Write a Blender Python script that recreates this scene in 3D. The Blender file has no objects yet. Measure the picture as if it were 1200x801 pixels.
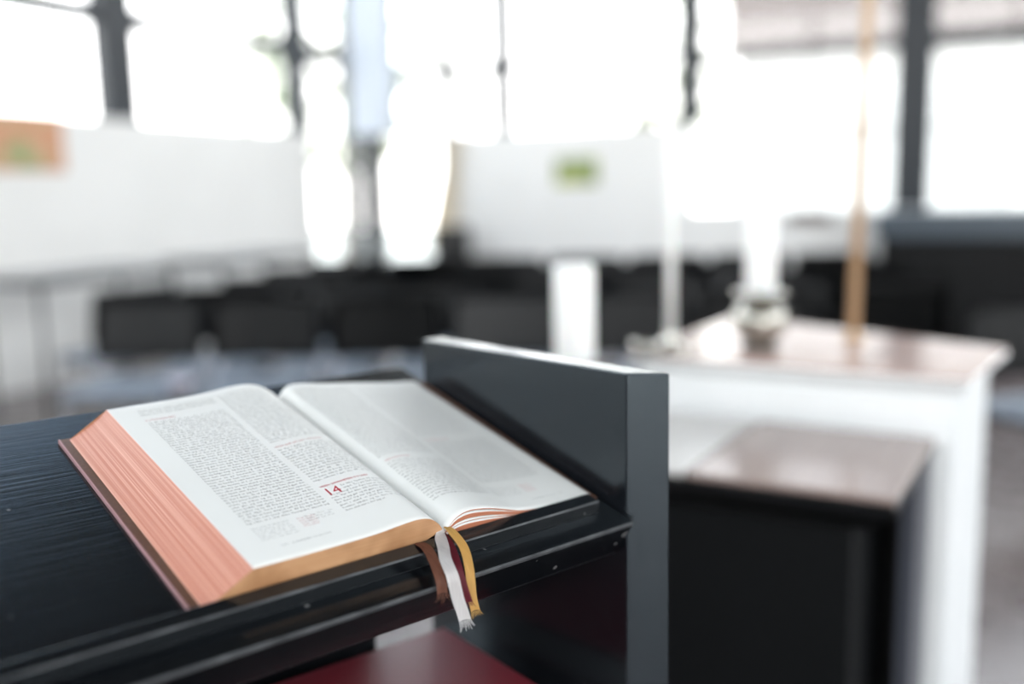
import bpy, bmesh, math, random
from mathutils import Vector, Matrix
random.seed(7)
C = bpy.context.scene.collection
S = bpy.context.scene
PI = math.pi

# ------------------------------------------------------------------ camera, sky, exposure
cam_d = bpy.data.cameras.new('camera')
cam = bpy.data.objects.new('camera', cam_d); C.objects.link(cam)
cam_d.sensor_width = 36.0
cam_d.lens = 1161.0 / 1200.0 * 36.0
rt = Vector((0.999774, -0.003241, -0.021008)); dn = Vector((-0.021257, -0.152434, -0.988085)); fw = Vector((0.0, 0.988308, -0.152468))
cam.matrix_world = Matrix(((rt.x, -dn.x, -fw.x, 0), (rt.y, -dn.y, -fw.y, 0), (rt.z, -dn.z, -fw.z, 1.37), (0, 0, 0, 1)))
cam_d.clip_start = 0.02
cam_d.dof.use_dof = True
cam_d.dof.focus_distance = 0.885
cam_d.dof.aperture_fstop = 1.25
S.camera = cam

world = bpy.data.worlds.new('overcast_sky'); S.world = world; world.use_nodes = True
wn = world.node_tree.nodes; wl = world.node_tree.links
bg = wn['Background']
SKY = 7.0
tc = wn.new('ShaderNodeTexCoord'); sx = wn.new('ShaderNodeSeparateXYZ'); rp = wn.new('ShaderNodeValToRGB')
wl.new(tc.outputs['Generated'], sx.inputs[0]); wl.new(sx.outputs['Z'], rp.inputs[0]); wl.new(rp.outputs[0], bg.inputs['Color'])
rp.color_ramp.elements[0].position = 0.0; rp.color_ramp.elements[0].color = (1.0, 0.975, 0.95, 1)
rp.color_ramp.elements[1].position = 0.6; rp.color_ramp.elements[1].color = (0.84, 0.925, 1.0, 1)
bg.inputs['Strength'].default_value = SKY

S.view_settings.view_transform = 'Standard'
S.view_settings.look = 'None'
S.view_settings.gamma = 1.0
S.view_settings.exposure = 0.0
S.view_settings.use_curve_mapping = False
S.cycles.use_denoising = True
S.cycles.max_bounces = 10
S.cycles.diffuse_bounces = 6
S.cycles.transparent_max_bounces = 16
S.cycles.caustics_reflective = False
S.cycles.caustics_refractive = False
S.cycles.sample_clamp_indirect = 12.0

# room frame: x runs along the back wall, y runs towards it
RY = math.radians(-25.576)
ROOM = Matrix.Rotation(RY, 4, 'Z')
LW, RW, BW, FW, CH = -6.24, 5.8, 9.40, -4.4, 6.2      # left, right, back, front wall, ceiling height

def portal(name, x, y, z, sx_, sz_, ang):
    l = bpy.data.lights.new(name, 'AREA'); l.shape = 'RECTANGLE'; l.size = sx_; l.size_y = sz_
    l.cycles.is_portal = True
    o = bpy.data.objects.new(name, l); C.objects.link(o)
    # area lights shine along -Z: turn that into the room
    o.matrix_world = ROOM @ Matrix.Translation((x, y, z)) @ Matrix.Rotation(ang, 4, 'Z') @ Matrix.Rotation(PI / 2, 4, 'X')
portal('daylight_portal', LW - .25, 2.5, 4.0, 14, 4.1, -PI / 2)
portal('daylight_portal', 0, BW + .25, 3.0, 12, 6.0, PI + 0)
portal('daylight_portal', RW + .25, 2.5, 4.0, 14, 4.1, PI / 2)
portal('daylight_portal', 0, FW - .25, 2.6, 12, 5.2, 0)

# ------------------------------------------------------------------ materials
def principled(name, col, rough=.5, metal=0.0, spec=.5, coat=0.0):
    m = bpy.data.materials.new(name); m.use_nodes = True
    b = m.node_tree.nodes['Principled BSDF']
    b.inputs['Base Color'].default_value = (*col, 1)
    b.inputs['Roughness'].default_value = rough
    b.inputs['Metallic'].default_value = metal
    b.inputs['Specular IOR Level'].default_value = spec
    b.inputs['Coat Weight'].default_value = coat
    return m, b

def noisy(name, c1, c2, rough=.5, scale=(1, 1, 1), nscale=8, detail=4, bump=0.0, bdist=.001, metal=0.0, spec=.5, coat=0.0, rr=None):
    m, b = principled(name, c1, rough, metal, spec, coat)
    n = m.node_tree.nodes; l = m.node_tree.links
    t = n.new('ShaderNodeTexCoord'); mp = n.new('ShaderNodeMapping'); mp.inputs['Scale'].default_value = scale
    nz = n.new('ShaderNodeTexNoise'); nz.inputs['Scale'].default_value = nscale; nz.inputs['Detail'].default_value = detail
    r = n.new('ShaderNodeValToRGB')
    r.color_ramp.elements[0].position = .35; r.color_ramp.elements[0].color = (*c1, 1)
    r.color_ramp.elements[1].position = .68; r.color_ramp.elements[1].color = (*c2, 1)
    l.new(t.outputs['Object'], mp.inputs[0]); l.new(mp.outputs[0], nz.inputs['Vector'])
    l.new(nz.outputs['Fac'], r.inputs[0]); l.new(r.outputs[0], b.inputs['Base Color'])
    if bump:
        bp = n.new('ShaderNodeBump'); bp.inputs['Strength'].default_value = bump; bp.inputs['Distance'].default_value = bdist
        l.new(nz.outputs['Fac'], bp.inputs['Height']); l.new(bp.outputs[0], b.inputs['Normal'])
    if rr:
        mr = n.new('ShaderNodeMapRange'); mr.inputs['To Min'].default_value = rr[0]; mr.inputs['To Max'].default_value = rr[1]
        l.new(nz.outputs['Fac'], mr.inputs['Value']); l.new(mr.outputs[0], b.inputs['Roughness'])
    return m

M = {}
def black_paint(name, base, rr, bump=.3, specks=False):
    """brush-painted wood: streaks run along the object's x axis"""
    m, b = principled(name, base, .3)
    n = m.node_tree.nodes; l = m.node_tree.links
    t = n.new('ShaderNodeTexCoord'); mp = n.new('ShaderNodeMapping'); mp.inputs['Scale'].default_value = (3, 90, 30)
    nz = n.new('ShaderNodeTexNoise'); nz.inputs['Scale'].default_value = 3.0; nz.inputs['Detail'].default_value = 5
    l.new(t.outputs['Object'], mp.inputs[0]); l.new(mp.outputs[0], nz.inputs['Vector'])
    bp = n.new('ShaderNodeBump'); bp.inputs['Strength'].default_value = bump; bp.inputs['Distance'].default_value = .0007
    l.new(nz.outputs['Fac'], bp.inputs['Height']); l.new(bp.outputs[0], b.inputs['Normal'])
    mr = n.new('ShaderNodeMapRange'); mr.inputs['To Min'].default_value = rr[0]; mr.inputs['To Max'].default_value = rr[1]
    l.new(nz.outputs['Fac'], mr.inputs['Value']); l.new(mr.outputs[0], b.inputs['Roughness'])
    if specks:
        v = n.new('ShaderNodeTexNoise'); v.inputs['Scale'].default_value = 60.0; v.inputs['Detail'].default_value = 1
        l.new(t.outputs['Object'], v.inputs['Vector'])
        r = n.new('ShaderNodeValToRGB'); r.color_ramp.elements[0].position = .75; r.color_ramp.elements[0].color = (*base, 1)
        r.color_ramp.elements[1].position = .775; r.color_ramp.elements[1].color = (.12, .12, .12, 1)
        l.new(v.outputs['Fac'], r.inputs[0]); l.new(r.outputs[0], b.inputs['Base Color'])
    return m
M['lectern'] = black_paint('black_brushed_paint', (.003, .0035, .0045), (.13, .24), .32, True)
M['lectern_side'] =  noisy('black_satin_paint', (.005, .006, .008), (.007, .008, .010), .25, (1, 1, 1), 30, 3, .06, .0004, rr=(.20, .28), spec=.8)
M['lectern_side'].node_tree.nodes['Principled BSDF'].inputs['Specular Tint'].default_value = (.78, .92, 1.0, 1)  # bluish light from the windows put into the specular tint
M['lectern'].node_tree.nodes['Principled BSDF'].inputs['Specular Tint'].default_value = (.80, .93, 1.0, 1)  # blue of the daylight put into the paint's reflections
M['pale_edge'] = noisy('grey_paint_edge', (.03, .032, .035), (.09, .095, .10), .35, (1, 1, 1), 40, 4)  # lighter grey for the narrow front chamfers
M['dark_unit'] = noisy('black_unit_paint', (.002, .0025, .003), (.003, .0035, .004), .35, (1, 1, 1), 12, 2, rr=(.28, .4))
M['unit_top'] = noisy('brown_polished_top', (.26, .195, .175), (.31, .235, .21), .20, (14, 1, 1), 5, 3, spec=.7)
M['unit_top_sheen'] = noisy('polished_top_sheen', (.50, .48, .46), (.56, .54, .52), .25, (14, 1, 1), 5, 3)  # same kind of board; its bright reflection is put into a paler colour
M['altar_top'] = noisy('altar_polished_wood', (.50, .36, .32), (.58, .43, .38), .16, (14, 1, 1), 5, 3, spec=.7)
M['altar_white'] = noisy('altar_white_paint', (.80, .82, .82), (.84, .85, .85), .4, (1, 1, 1), 6, 2)
M['seam'] = principled('dark_seam', (.03, .03, .035), .5)[0]
M['wall'] = noisy('white_plaster_wall', (.82, .82, .80), (.86, .86, .84), .7, (1, 1, 1), 1.5, 3)
M['lintel'] = noisy('pale_blue_paint', (.62, .68, .76), (.66, .72, .8), .5, (1, 1, 1), 3, 2)
M['ceiling'] = noisy('dark_boarded_ceiling', (.05, .048, .045), (.07, .068, .065), .7, (1, 20, 1), 1.2, 3)
M['steel'] = noisy('blue_grey_window_frame', (.008, .014, .020), (.011, .017, .024), .4, (1, 1, 1), 8, 2)
M['sill'] = principled('pale_window_bar', (.55, .55, .53), .5)[0]
M['seat'] = noisy('black_leather', (.004, .004, .0045), (.007, .007, .0075), .26, (1, 1, 1), 60, 3, .08, .001, rr=(.20, .30), spec=.9)
M['seat_pad'] = noisy('blue_grey_seat_fabric', (.19, .22, .265), (.23, .265, .31), .5, (1, 1, 1), 80, 3, .15, .001)
M['back'] = noisy('black_shell_fabric', (.004, .0045, .005), (.006, .0065, .007), .45, (1, 1, 1), 90, 3, .2, .001)
M['chrome'] = principled('chrome_tube', (.42, .42, .46), .25, 1.0)[0]
M['dark_metal'] = principled('dark_metal_leg', (.02, .022, .025), .4, .6)[0]
M['silver'] = noisy('polished_silver', (.55, .53, .48), (.62, .60, .55), .22, (1, 1, 1), 6, 2, metal=1.0)
M['wax'] = principled('white_wax', (.86, .87, .85), .42)[0]
M['wax'].node_tree.nodes['Principled BSDF'].inputs['Subsurface Weight'].default_value = .2
M['wick'] = principled('burnt_wick', (.02, .02, .02), .8)[0]
M['pole'] = noisy('pole_wood', (.42, .27, .15), (.52, .35, .20), .4, (1, 1, .1), 20, 3)
M['red'] = noisy('wine_red_cloth', (.16, .012, .022), (.19, .016, .028), .38, (1, 1, 1), 200, 2, .1, .0004)
M['cabinet'] = noisy('black_cabinet', (.002, .0025, .003), (.003, .0035, .004), .5, (1, 1, 1), 5, 2, spec=.2)
M['cabinet_top'] = principled('slate_fascia', (.055, .075, .095), .4)[0]
M['table'] = noisy('grey_table_laminate', (.20, .20, .20), (.25, .25, .24), .45, (1, 1, 1), 5, 2)
M['curtain'] = noisy('cream_curtain', (.62, .54, .42), (.70, .62, .50), .8, (1, 1, 1), 10, 2)
M['foliage'] = noisy('leaf_green', (.10, .15, .04), (.18, .24, .07), .6, (1, 1, 1), 3, 2)
M['bark'] = noisy('bark', (.10, .08, .06), (.16, .13, .10), .8, (1, 1, .3), 9, 3)
M['ground'] = noisy('pale_gravel', (.35, .35, .32), (.45, .45, .42), .9, (1, 1, 1), 2, 4)

def tile_floor():
    m, b = principled('dark_stone_tiles', (.1, .09, .09), .2)
    n = m.node_tree.nodes; l = m.node_tree.links
    t = n.new('ShaderNodeTexCoord')
    br = n.new('ShaderNodeTexBrick'); br.offset = 0.0; br.inputs['Scale'].default_value = 1.0
    br.inputs['Brick Width'].default_value = .4; br.inputs['Row Height'].default_value = .4; br.inputs['Mortar Size'].default_value = .006
    br.inputs['Color1'].default_value = (.15, .115, .11, 1); br.inputs['Color2'].default_value = (.18, .145, .138, 1); br.inputs['Mortar'].default_value = (.05, .045, .045, 1)
    nz = n.new('ShaderNodeTexNoise'); nz.inputs['Scale'].default_value = 5; nz.inputs['Detail'].default_value = 6
    mx = n.new('ShaderNodeMix'); mx.data_type = 'RGBA'; mx.blend_type = 'MULTIPLY'; mx.inputs[0].default_value = .35
    l.new(t.outputs['Object'], br.inputs['Vector']); l.new(t.outputs['Object'], nz.inputs['Vector'])
    l.new(br.outputs['Color'], mx.inputs[6]); l.new(nz.outputs['Fac'], mx.inputs[7]); l.new(mx.outputs[2], b.inputs['Base Color'])
    mr = n.new('ShaderNodeMapRange'); mr.inputs['To Min'].default_value = .2; mr.inputs['To Max'].default_value = .36
    l.new(nz.outputs['Fac'], mr.inputs['Value']); l.new(mr.outputs[0], b.inputs['Roughness'])
    bp = n.new('ShaderNodeBump'); bp.inputs['Strength'].default_value = .3; bp.inputs['Distance'].default_value = .002; bp.invert = True
    l.new(br.outputs['Fac'], bp.inputs['Height']); l.new(bp.outputs[0], b.inputs['Normal'])
    return m
M['floor'] = tile_floor()

def glass_mat():
    m = bpy.data.materials.new('window_glass'); m.use_nodes = True
    n = m.node_tree.nodes; l = m.node_tree.links; n.clear()
    o = n.new('ShaderNodeOutputMaterial'); mx = n.new('ShaderNodeMixShader'); tr = n.new('ShaderNodeBsdfTransparent'); gl = n.new('ShaderNodeBsdfGlossy')
    gl.inputs['Roughness'].default_value = .02; tr.inputs['Color'].default_value = (.98, .98, .98, 1)
    lw = n.new('ShaderNodeLayerWeight'); pw = n.new('ShaderNodeMath'); pw.operation = 'POWER'; pw.inputs[1].default_value = 5.0
    f = n.new('ShaderNodeMath'); f.operation = 'MULTIPLY_ADD'; f.inputs[1].default_value = .9; f.inputs[2].default_value = .04
    l.new(lw.outputs['Facing'], pw.inputs[0]); l.new(pw.outputs[0], f.inputs[0])
    l.new(f.outputs[0], mx.inputs[0]); l.new(tr.outputs[0], mx.inputs[1]); l.new(gl.outputs[0], mx.inputs[2]); l.new(mx.outputs[0], o.inputs[0])
    return m
M['glass'] = glass_mat()

def facade():
    m, b = principled('rust_brick_facade', (.14, .09, .075), .9)
    n = m.node_tree.nodes; l = m.node_tree.links
    t = n.new('ShaderNodeTexCoord'); br = n.new('ShaderNodeTexBrick'); br.inputs['Scale'].default_value = 4
    br.inputs['Color1'].default_value = (.25, .15, .13, 1); br.inputs['Color2'].default_value = (.21, .13, .11, 1); br.inputs['Mortar'].default_value = (.18, .15, .14, 1)
    l.new(t.outputs['Object'], br.inputs['Vector']); l.new(br.outputs['Color'], b.inputs['Base Color'])
    return m
M['facade'] = facade()

def page_edge(name, base, line, axis_scale, patch=None):
    """gilt page edge: many fine leaves stacked along w (the object's z axis)"""
    m, b = principled(name, base, .42)
    n = m.node_tree.nodes; l = m.node_tree.links
    t = n.new('ShaderNodeTexCoord'); mp = n.new('ShaderNodeMapping'); mp.inputs['Scale'].default_value = axis_scale
    nz = n.new('ShaderNodeTexNoise'); nz.inputs['Scale'].default_value = 1.0; nz.inputs['Detail'].default_value = 3; nz.inputs['Roughness'].default_value = .7
    r = n.new('ShaderNodeValToRGB'); r.color_ramp.elements[0].position = .42; r.color_ramp.elements[0].color = (*base, 1)
    r.color_ramp.elements[1].position = .72; r.color_ramp.elements[1].color = (*line, 1)
    l.new(t.outputs['Object'], mp.inputs[0]); l.new(mp.outputs[0], nz.inputs['Vector']); l.new(nz.outputs['Fac'], r.inputs[0])
    out = r.outputs[0]
    if patch:
        n2 = n.new('ShaderNodeTexNoise'); n2.inputs['Scale'].default_value = 28; n2.inputs['Detail'].default_value = 2
        l.new(t.outputs['Object'], n2.inputs['Vector'])
        r2 = n.new('ShaderNodeValToRGB'); r2.color_ramp.elements[0].position = .35; r2.color_ramp.elements[1].position = .7
        l.new(n2.outputs['Fac'], r2.inputs[0])
        mx = n.new('ShaderNodeMix'); mx.data_type = 'RGBA'
        l.new(r2.outputs[0], mx.inputs[0]); l.new(out, mx.inputs[6]); mx.inputs[7].default_value = (*patch, 1)
        out = mx.outputs[2]
    l.new(out, b.inputs['Base Color'])
    bp = n.new('ShaderNodeBump'); bp.inputs['Strength'].default_value = .4; bp.inputs['Distance'].default_value = .0003
    l.new(nz.outputs['Fac'], bp.inputs['Height']); l.new(bp.outputs[0], b.inputs['Normal'])
    return m
M['paper'] = noisy('bible_paper', (.615, .62, .60), (.645, .65, .63), .55, (1, 1, 1), 6, 2, .05, .0005)
M['fore_edge'] = page_edge('salmon_fore_edge', (.43, .145, .085), (.70, .38, .28), (2, 2, 2600))
M['tail_edge'] = page_edge('tan_tail_edge', (.46, .25, .125), (.55, .33, .18), (4, 4, 900), (.26, .12, .05))
M['leaf_edge'] = page_edge('coppery_leaf_edge', (.40, .14, .075), (.52, .22, .13), (6, 6, 1500))
M['cover'] = noisy('dark_brown_leather', (.085, .035, .018), (.11, .048, .025), .45, (1, 1, 1), 300, 3, .3, .0003)
M['cover_rim'] = principled('mauve_cover_rim', (.35, .20, .21), .5)[0]
M['ink'] = principled('black_ink', (.12, .12, .125), .7)[0]
M['ink_red'] = principled('red_ink', (.42, .03, .05), .7)[0]
M['ink_grey'] = principled('grey_ink', (.30, .30, .305), .7)[0]

def ribbon_mat(name, c, c2):
    return noisy(name, c, c2, .6, (1500, 60, 60), 1.0, 2, .3, .0002)
M['rib_white'] = ribbon_mat('white_ribbon', (.80, .78, .76), (.70, .67, .67))
M['rib_gold'] = ribbon_mat('yellow_ribbon', (.78, .47, .14), (.66, .38, .10))
M['rib_burg'] = ribbon_mat('wine_red_ribbon', (.17, .012, .025), (.13, .01, .02))
M['rib_brown'] = ribbon_mat('brown_ribbon', (.22, .085, .05), (.15, .055, .032))

def picture_mat(name, cols, scale):
    m, b = principled(name, cols[0], .6)
    n = m.node_tree.nodes; l = m.node_tree.links
    t = n.new('ShaderNodeTexCoord'); v = n.new('ShaderNodeTexVoronoi'); v.inputs['Scale'].default_value = scale
    v.feature = 'SMOOTH_F1'
    sp = n.new('ShaderNodeSeparateColor'); r = n.new('ShaderNodeValToRGB'); r.color_ramp.interpolation = 'EASE'
    r.color_ramp.elements[0].color = (*cols[0], 1); r.color_ramp.elements[1].color = (*cols[-1], 1)
    for i, c in enumerate(cols[1:-1]):
        e = r.color_ramp.elements.new((i + 1) / (len(cols) - 1)); e.color = (*c, 1)
    l.new(t.outputs['Object'], v.inputs['Vector']); l.new(v.outputs['Color'], sp.inputs[0]); l.new(sp.outputs[0], r.inputs[0]); l.new(r.outputs[0], b.inputs['Base Color'])
    return m

# ------------------------------------------------------------------ mesh helpers
def bm_new(): return bmesh.new()
def bx(bm, x0, x1, y0, y1, z0, z1, bev=0.0, seg=2):
    r = bmesh.ops.create_cube(bm, size=1.0)
    vs = r['verts']
    for v in vs:
        v.co = Vector((x0 + (v.co.x + .5) * (x1 - x0), y0 + (v.co.y + .5) * (y1 - y0), z0 + (v.co.z + .5) * (z1 - z0)))
    if bev:
        es = list({e for v in vs for e in v.link_edges})
        bmesh.ops.bevel(bm, geom=es, offset=bev, segments=seg, profile=.5, affect='EDGES')
    return bm
def prism(bm, poly, a0, a1, axis=0, bev=0.0):
    """extrude a polygon given in the two other axes along the chosen axis"""
    def co(p, a):
        if axis == 0: return Vector((a, p[0], p[1]))
        if axis == 1: return Vector((p[0], a, p[1]))
        return Vector((p[0], p[1], a))
    v0 = [bm.verts.new(co(p, a0)) for p in poly]; v1 = [bm.verts.new(co(p, a1)) for p in poly]
    n = len(poly); fs = [bm.faces.new(v0), bm.faces.new(v1[::-1])]
    for i in range(n):
        fs.append(bm.faces.new((v0[i], v1[i], v1[(i + 1) % n], v0[(i + 1) % n])))
    bmesh.ops.recalc_face_normals(bm, faces=fs)
    if bev:
        es = list({e for f in fs for e in f.edges})
        bmesh.ops.bevel(bm, geom=es, offset=bev, segments=2, profile=.5, affect='EDGES')
    return bm
def tube(bm, pts, r, n=10, close=True):
    pts = [Vector(p) for p in pts]; rings = []
    up = Vector((0, 0, 1))
    for i, p in enumerate(pts):
        d = (pts[min(i + 1, len(pts) - 1)] - pts[max(i - 1, 0)]).normalized()
        a = d.cross(up)
        if a.length < .05: a = d.cross(Vector((1, 0, 0)))
        a.normalize(); b = d.cross(a).normalized()
        rr = r[i] if isinstance(r, (list, tuple)) else r
        rings.append([bm.verts.new(p + a * (rr * math.cos(2 * PI * k / n)) + b * (rr * math.sin(2 * PI * k / n))) for k in range(n)])
    for i in range(len(rings) - 1):
        for k in range(n):
            bm.faces.new((rings[i][k], rings[i][(k + 1) % n], rings[i + 1][(k + 1) % n], rings[i + 1][k]))
    if close:
        bm.faces.new(rings[0][::-1]); bm.faces.new(rings[-1])
    return bm
def lathe(bm, prof, n=40):
    rings = []
    for r, z in prof:
        rings.append([bm.verts.new((max(r, 1e-5) * math.cos(2 * PI * k / n), max(r, 1e-5) * math.sin(2 * PI * k / n), z)) for k in range(n)])
    for i in range(len(rings) - 1):
        for k in range(n):
            bm.faces.new((rings[i][k], rings[i][(k + 1) % n], rings[i + 1][(k + 1) % n], rings[i + 1][k]))
    bm.faces.new(rings[0][::-1]); bm.faces.new(rings[-1])
    return bm
def grid(bm, rows):
    vs = [[bm.verts.new(p) for p in r] for r in rows]; fs = []
    for i in range(len(vs) - 1):
        for j in range(len(vs[0]) - 1):
            fs.append(bm.faces.new((vs[i][j], vs[i][j + 1], vs[i + 1][j + 1], vs[i + 1][j])))
    return fs
def arc(pts, rad=.03, n=5):
    """round the corners of a polyline"""
    pts = [Vector(p) for p in pts]; out = [pts[0]]
    for i in range(1, len(pts) - 1):
        a = (pts[i - 1] - pts[i]).normalized(); b = (pts[i + 1] - pts[i]).normalized()
        p0 = pts[i] + a * rad; p2 = pts[i] + b * rad
        for k in range(n + 1):
            t = k / n; out.append(p0 * (1 - t) ** 2 + pts[i] * 2 * t * (1 - t) + p2 * t * t)
    out.append(pts[-1]); return out
def obj(name, bm, mat, parent=None, smooth=False, frame=None, mats=None):
    """link the mesh; `frame` is the world matrix in which the mesh was drawn (default: its parent's)"""
    me = bpy.data.meshes.new(name); bm.normal_update(); bm.to_mesh(me); bm.free()
    for mm in (mats or [mat]): me.materials.append(mm)
    if smooth:
        for p in me.polygons: p.use_smooth = True
    o = bpy.data.objects.new(name, me); C.objects.link(o)
    place(o, parent, frame); return o
WM = {}
def place(o, parent, frame):
    if parent is not None:
        pw = WM[parent.name]
        o.parent = parent
        if frame is not None:
            o.matrix_local = pw.inverted() @ frame; WM[o.name] = frame
        else:
            WM[o.name] = pw
    else:
        o.matrix_world = frame if frame is not None else Matrix.Identity(4); WM[o.name] = o.matrix_world.copy()
def tag(o, label=None, cat=None, group=None, kind=None):
    if label: o['label'] = label
    if cat: o['category'] = cat
    if group: o['group'] = group
    if kind: o['kind'] = kind
    return o
def thing(name, label, cat, frame, group=None):
    o = bpy.data.objects.new(name, None); C.objects.link(o); o.empty_display_size = .1
    o.matrix_world = frame; WM[o.name] = frame.copy(); return tag(o, label, cat, group)
def struct(name, bm, mat, label, frame=ROOM, parent=None, mats=None):
    o = obj(name, bm, mat, parent, frame=frame, mats=mats)
    if parent is None: tag(o, label, 'room', kind='structure')
    return o
def copy_thing(src, frame, label, group=None):
    c = src.copy(); C.objects.link(c); c.matrix_world = frame; WM[c.name] = frame.copy(); c['label'] = label
    if group: c['group'] = group
    for ch in src.children:
        d = ch.copy(); C.objects.link(d); d.parent = c
        for g in ch.children:
            e = g.copy(); C.objects.link(e); e.parent = d
    return c
def at(x, y, z=0, deg=0): return Matrix.Translation((x, y, z)) @ Matrix.Rotation(math.radians(deg), 4, 'Z')

# ------------------------------------------------------------------ the room
b = bm_new(); bx(b, LW - .4, RW + .4, FW - .4, BW + .4, -.2, 0); struct('floor', b, M['floor'], 'dark brownish stone tile floor with a soft sheen')
b = bm_new(); bx(b, LW - .4, -6.05, FW - .4, BW + .4, CH, CH + .2); bx(b, -4.85, RW + .4, FW - .4, BW + .4, CH, CH + .2); bx(b, -6.05, -4.85, FW - .4, -1.0, CH, CH + .2); bx(b, -6.05, -4.85, 8.2, BW + .4, CH, CH + .2); struct('ceiling', b, M['ceiling'], 'dark boarded ceiling of the church hall')
b = bm_new()
bx(b, -30, 30, -20, 40, -.5, -.3); struct('ground', b, M['ground'], 'pale gravel ground outside the windows')
SL = 1.98       # sill of the high windows
TR = 2.80       # their transom
b = bm_new()
bx(b, LW - .3, LW, FW, 8.42, 0, SL); bx(b, LW - .3, LW, FW, BW, 5.85, CH)
struct('wall_left', b, M['wall'], 'white plaster wall under the long high windows')
b = bm_new()
bx(b, -5.30, -2.62, BW, BW + .3, 0, 1.95)
bx(b, -2.62, RW, BW, BW + .3, 0, 1.13)
bx(b, LW - .3, RW + .3, BW, BW + .3, 5.85, CH)
struct('wall_back', b, M['wall'], 'white back wall with tall windows above')
b = bm_new()
bx(b, RW, RW + .3, FW, BW, 0, SL); bx(b, RW, RW + .3, FW, BW, 5.85, CH)
struct('wall_right', b, M['wall'], 'white side wall on the altar side')
b = bm_new()
bx(b, LW, RW, FW - .3, FW, 5.2, CH); bx(b, LW - .3, .4, FW - .3, FW, 2.4, 3.2); bx(b, RW - .3, RW + .3, FW - .3, FW, 0, CH); bx(b, LW - .3, LW + .5, FW - .3, FW, 3.2, CH)
struct('wall_front', b, M['wall'], 'white wall behind the lectern')
b = bm_new(); bx(b, LW - .3, .4, FW - .3, FW, 0, 2.4); struct('trim_3', b, M['cabinet'], 'unseen dark panelling added behind the lectern for darker reflections')  # out of view; added so the black table reflects something dark
def frosted():
    m = bpy.data.materials.new('added_frosted_pane'); m.use_nodes = True; n = m.node_tree.nodes; l = m.node_tree.links; n.clear()
    o = n.new('ShaderNodeOutputMaterial'); t = n.new('ShaderNodeBsdfTranslucent'); t.inputs['Color'].default_value = (.30, .36, .42, 1)
    d = n.new('ShaderNodeBsdfDiffuse'); d.inputs['Color'].default_value = (.5, .52, .55, 1); a = n.new('ShaderNodeAddShader')
    l.new(t.outputs[0], a.inputs[0]); l.new(d.outputs[0], a.inputs[1]); l.new(a.outputs[0], o.inputs[0]); return m
b = bm_new(); bx(b, -6.05, -4.85, -1.0, 8.2, CH + .05, CH + .06)  # out-of-view rooflight, added to give the reading top a bluish reflection
struct('window_40', b, frosted(), 'unseen frosted rooflight added for a bluish reflection on the lectern')

wi = [0]
def window(a0, a1, z0, z1, side, bars, fr=.05, wl_=.10, lw=None):
    """one bay: a steel frame standing at its a1 end, transoms, and a pane. side: L, R, B or F"""
    wi[0] += 1
    bm = bm_new(); dp = .07
    off = {'L': LW - .16, 'R': RW + .16, 'B': BW + .16, 'F': FW - .16}[side]
    def put(bm, p0, p1, q0, q1, d):
        if side in 'LR': bx(bm, off - d, off + d, p0, p1, q0, q1, .004, 1)
        else: bx(bm, p0, p1, off - d, off + d, q0, q1, .004, 1)
    put(bm, a1 - wl_ / 2, a1 + wl_ / 2, z0, z1, dp)
    put(bm, a0 - .01, a1, z1 - fr, z1, dp)
    for z, h in bars:
        put(bm, a0 + .02, a1 - wl_ / 2, z - h / 2, z + h / 2, dp * .8)
    w = struct('window_%d' % wi[0], bm, M['steel'], 'tall steel-framed window bay, blue-grey frame')
    g = bm_new(); put(g, a0, a1, z0, z1, .004)
    obj('pane', g, M['glass'], w)
    if lw:
        g = bm_new(); put(g, a0 + .05, a1 - wl_ / 2, lw - .02, lw + .02, .03); obj('glazing_bar', g, M['sill'], w)
    return w
# left wall, high ribbon of windows
ls = [-4.0, -2.0, 0.0, 2.0, 3.95, 6.07, 8.42]
for i in range(6):
    window(ls[i], ls[i + 1], SL, 5.88, 'L', [(TR, .15), (4.3, .1)], wl_=(.26 if i != 4 else .36))
window(8.50, 9.36, 0.0, 5.88, 'L', [(TR, .15), (4.3, .1)], wl_=.06)          # glazed to the floor next to the corner
# right wall: out-of-view windows, added to brighten the room
for i in range(6): window(-4.2 + 2.25 * i, -4.2 + 2.25 * (i + 1), SL, 5.88, 'R', [(TR, .15), (4.3, .1)], wl_=.13)
# wall behind the lectern: added windows, the tall ones brighten the side board's end
for i in range(3): window(-5.7 + 2.03 * i, -5.7 + 2.03 * (i + 1), 3.2, 5.2, 'F', [], wl_=.13)
for i in range(3): window(.42 + 1.68 * i, .42 + 1.68 * (i + 1), .02, 5.2, 'F', [(2.5, .08)], wl_=.10)
# back wall
window(-6.2, -5.30, 0.0, 5.88, 'B', [(2.62, .10), (4.2, .1)], wl_=.12)
window(-5.26, -4.61, 1.95, 5.88, 'B', [(2.62, .12), (4.2, .1)], wl_=.20)
window(-4.61, -2.62, 1.95, 5.88, 'B', [(2.62, .07), (4.2, .1)], wl_=.22)
window(-2.62, -.62, 1.13, 5.88, 'B', [(2.56, .09), (4.2, .1)], wl_=.31, lw=1.83)
window(-.50, 1.6, 1.13, 5.88, 'B', [(2.56, .13), (4.2, .1)], wl_=.31, lw=1.83)
window(1.72, 3.8, 1.13, 5.88, 'B', [(2.56, .13), (4.2, .1)], wl_=.31, lw=1.83)
window(3.92, 5.75, 1.13, 5.88, 'B', [(2.56, .06)], wl_=.12, lw=1.83)

# corner column: backlit silhouette put into a slim dark post, paler wider head above
b = bm_new(); bx(b, -6.02, -5.82, BW - .45, BW - .25, 0, 6.2, .01)
struct('pillar', b, M['steel'], 'corner column, its backlit silhouette drawn as a slim dark post')
b = bm_new(); bx(b, -6.10, -5.66, BW - .50, BW - .20, 1.95, 6.2, .01)
struct('trim_1', b, M['lintel'], 'upper part of the same corner column, drawn wider and pale blue')

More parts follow.
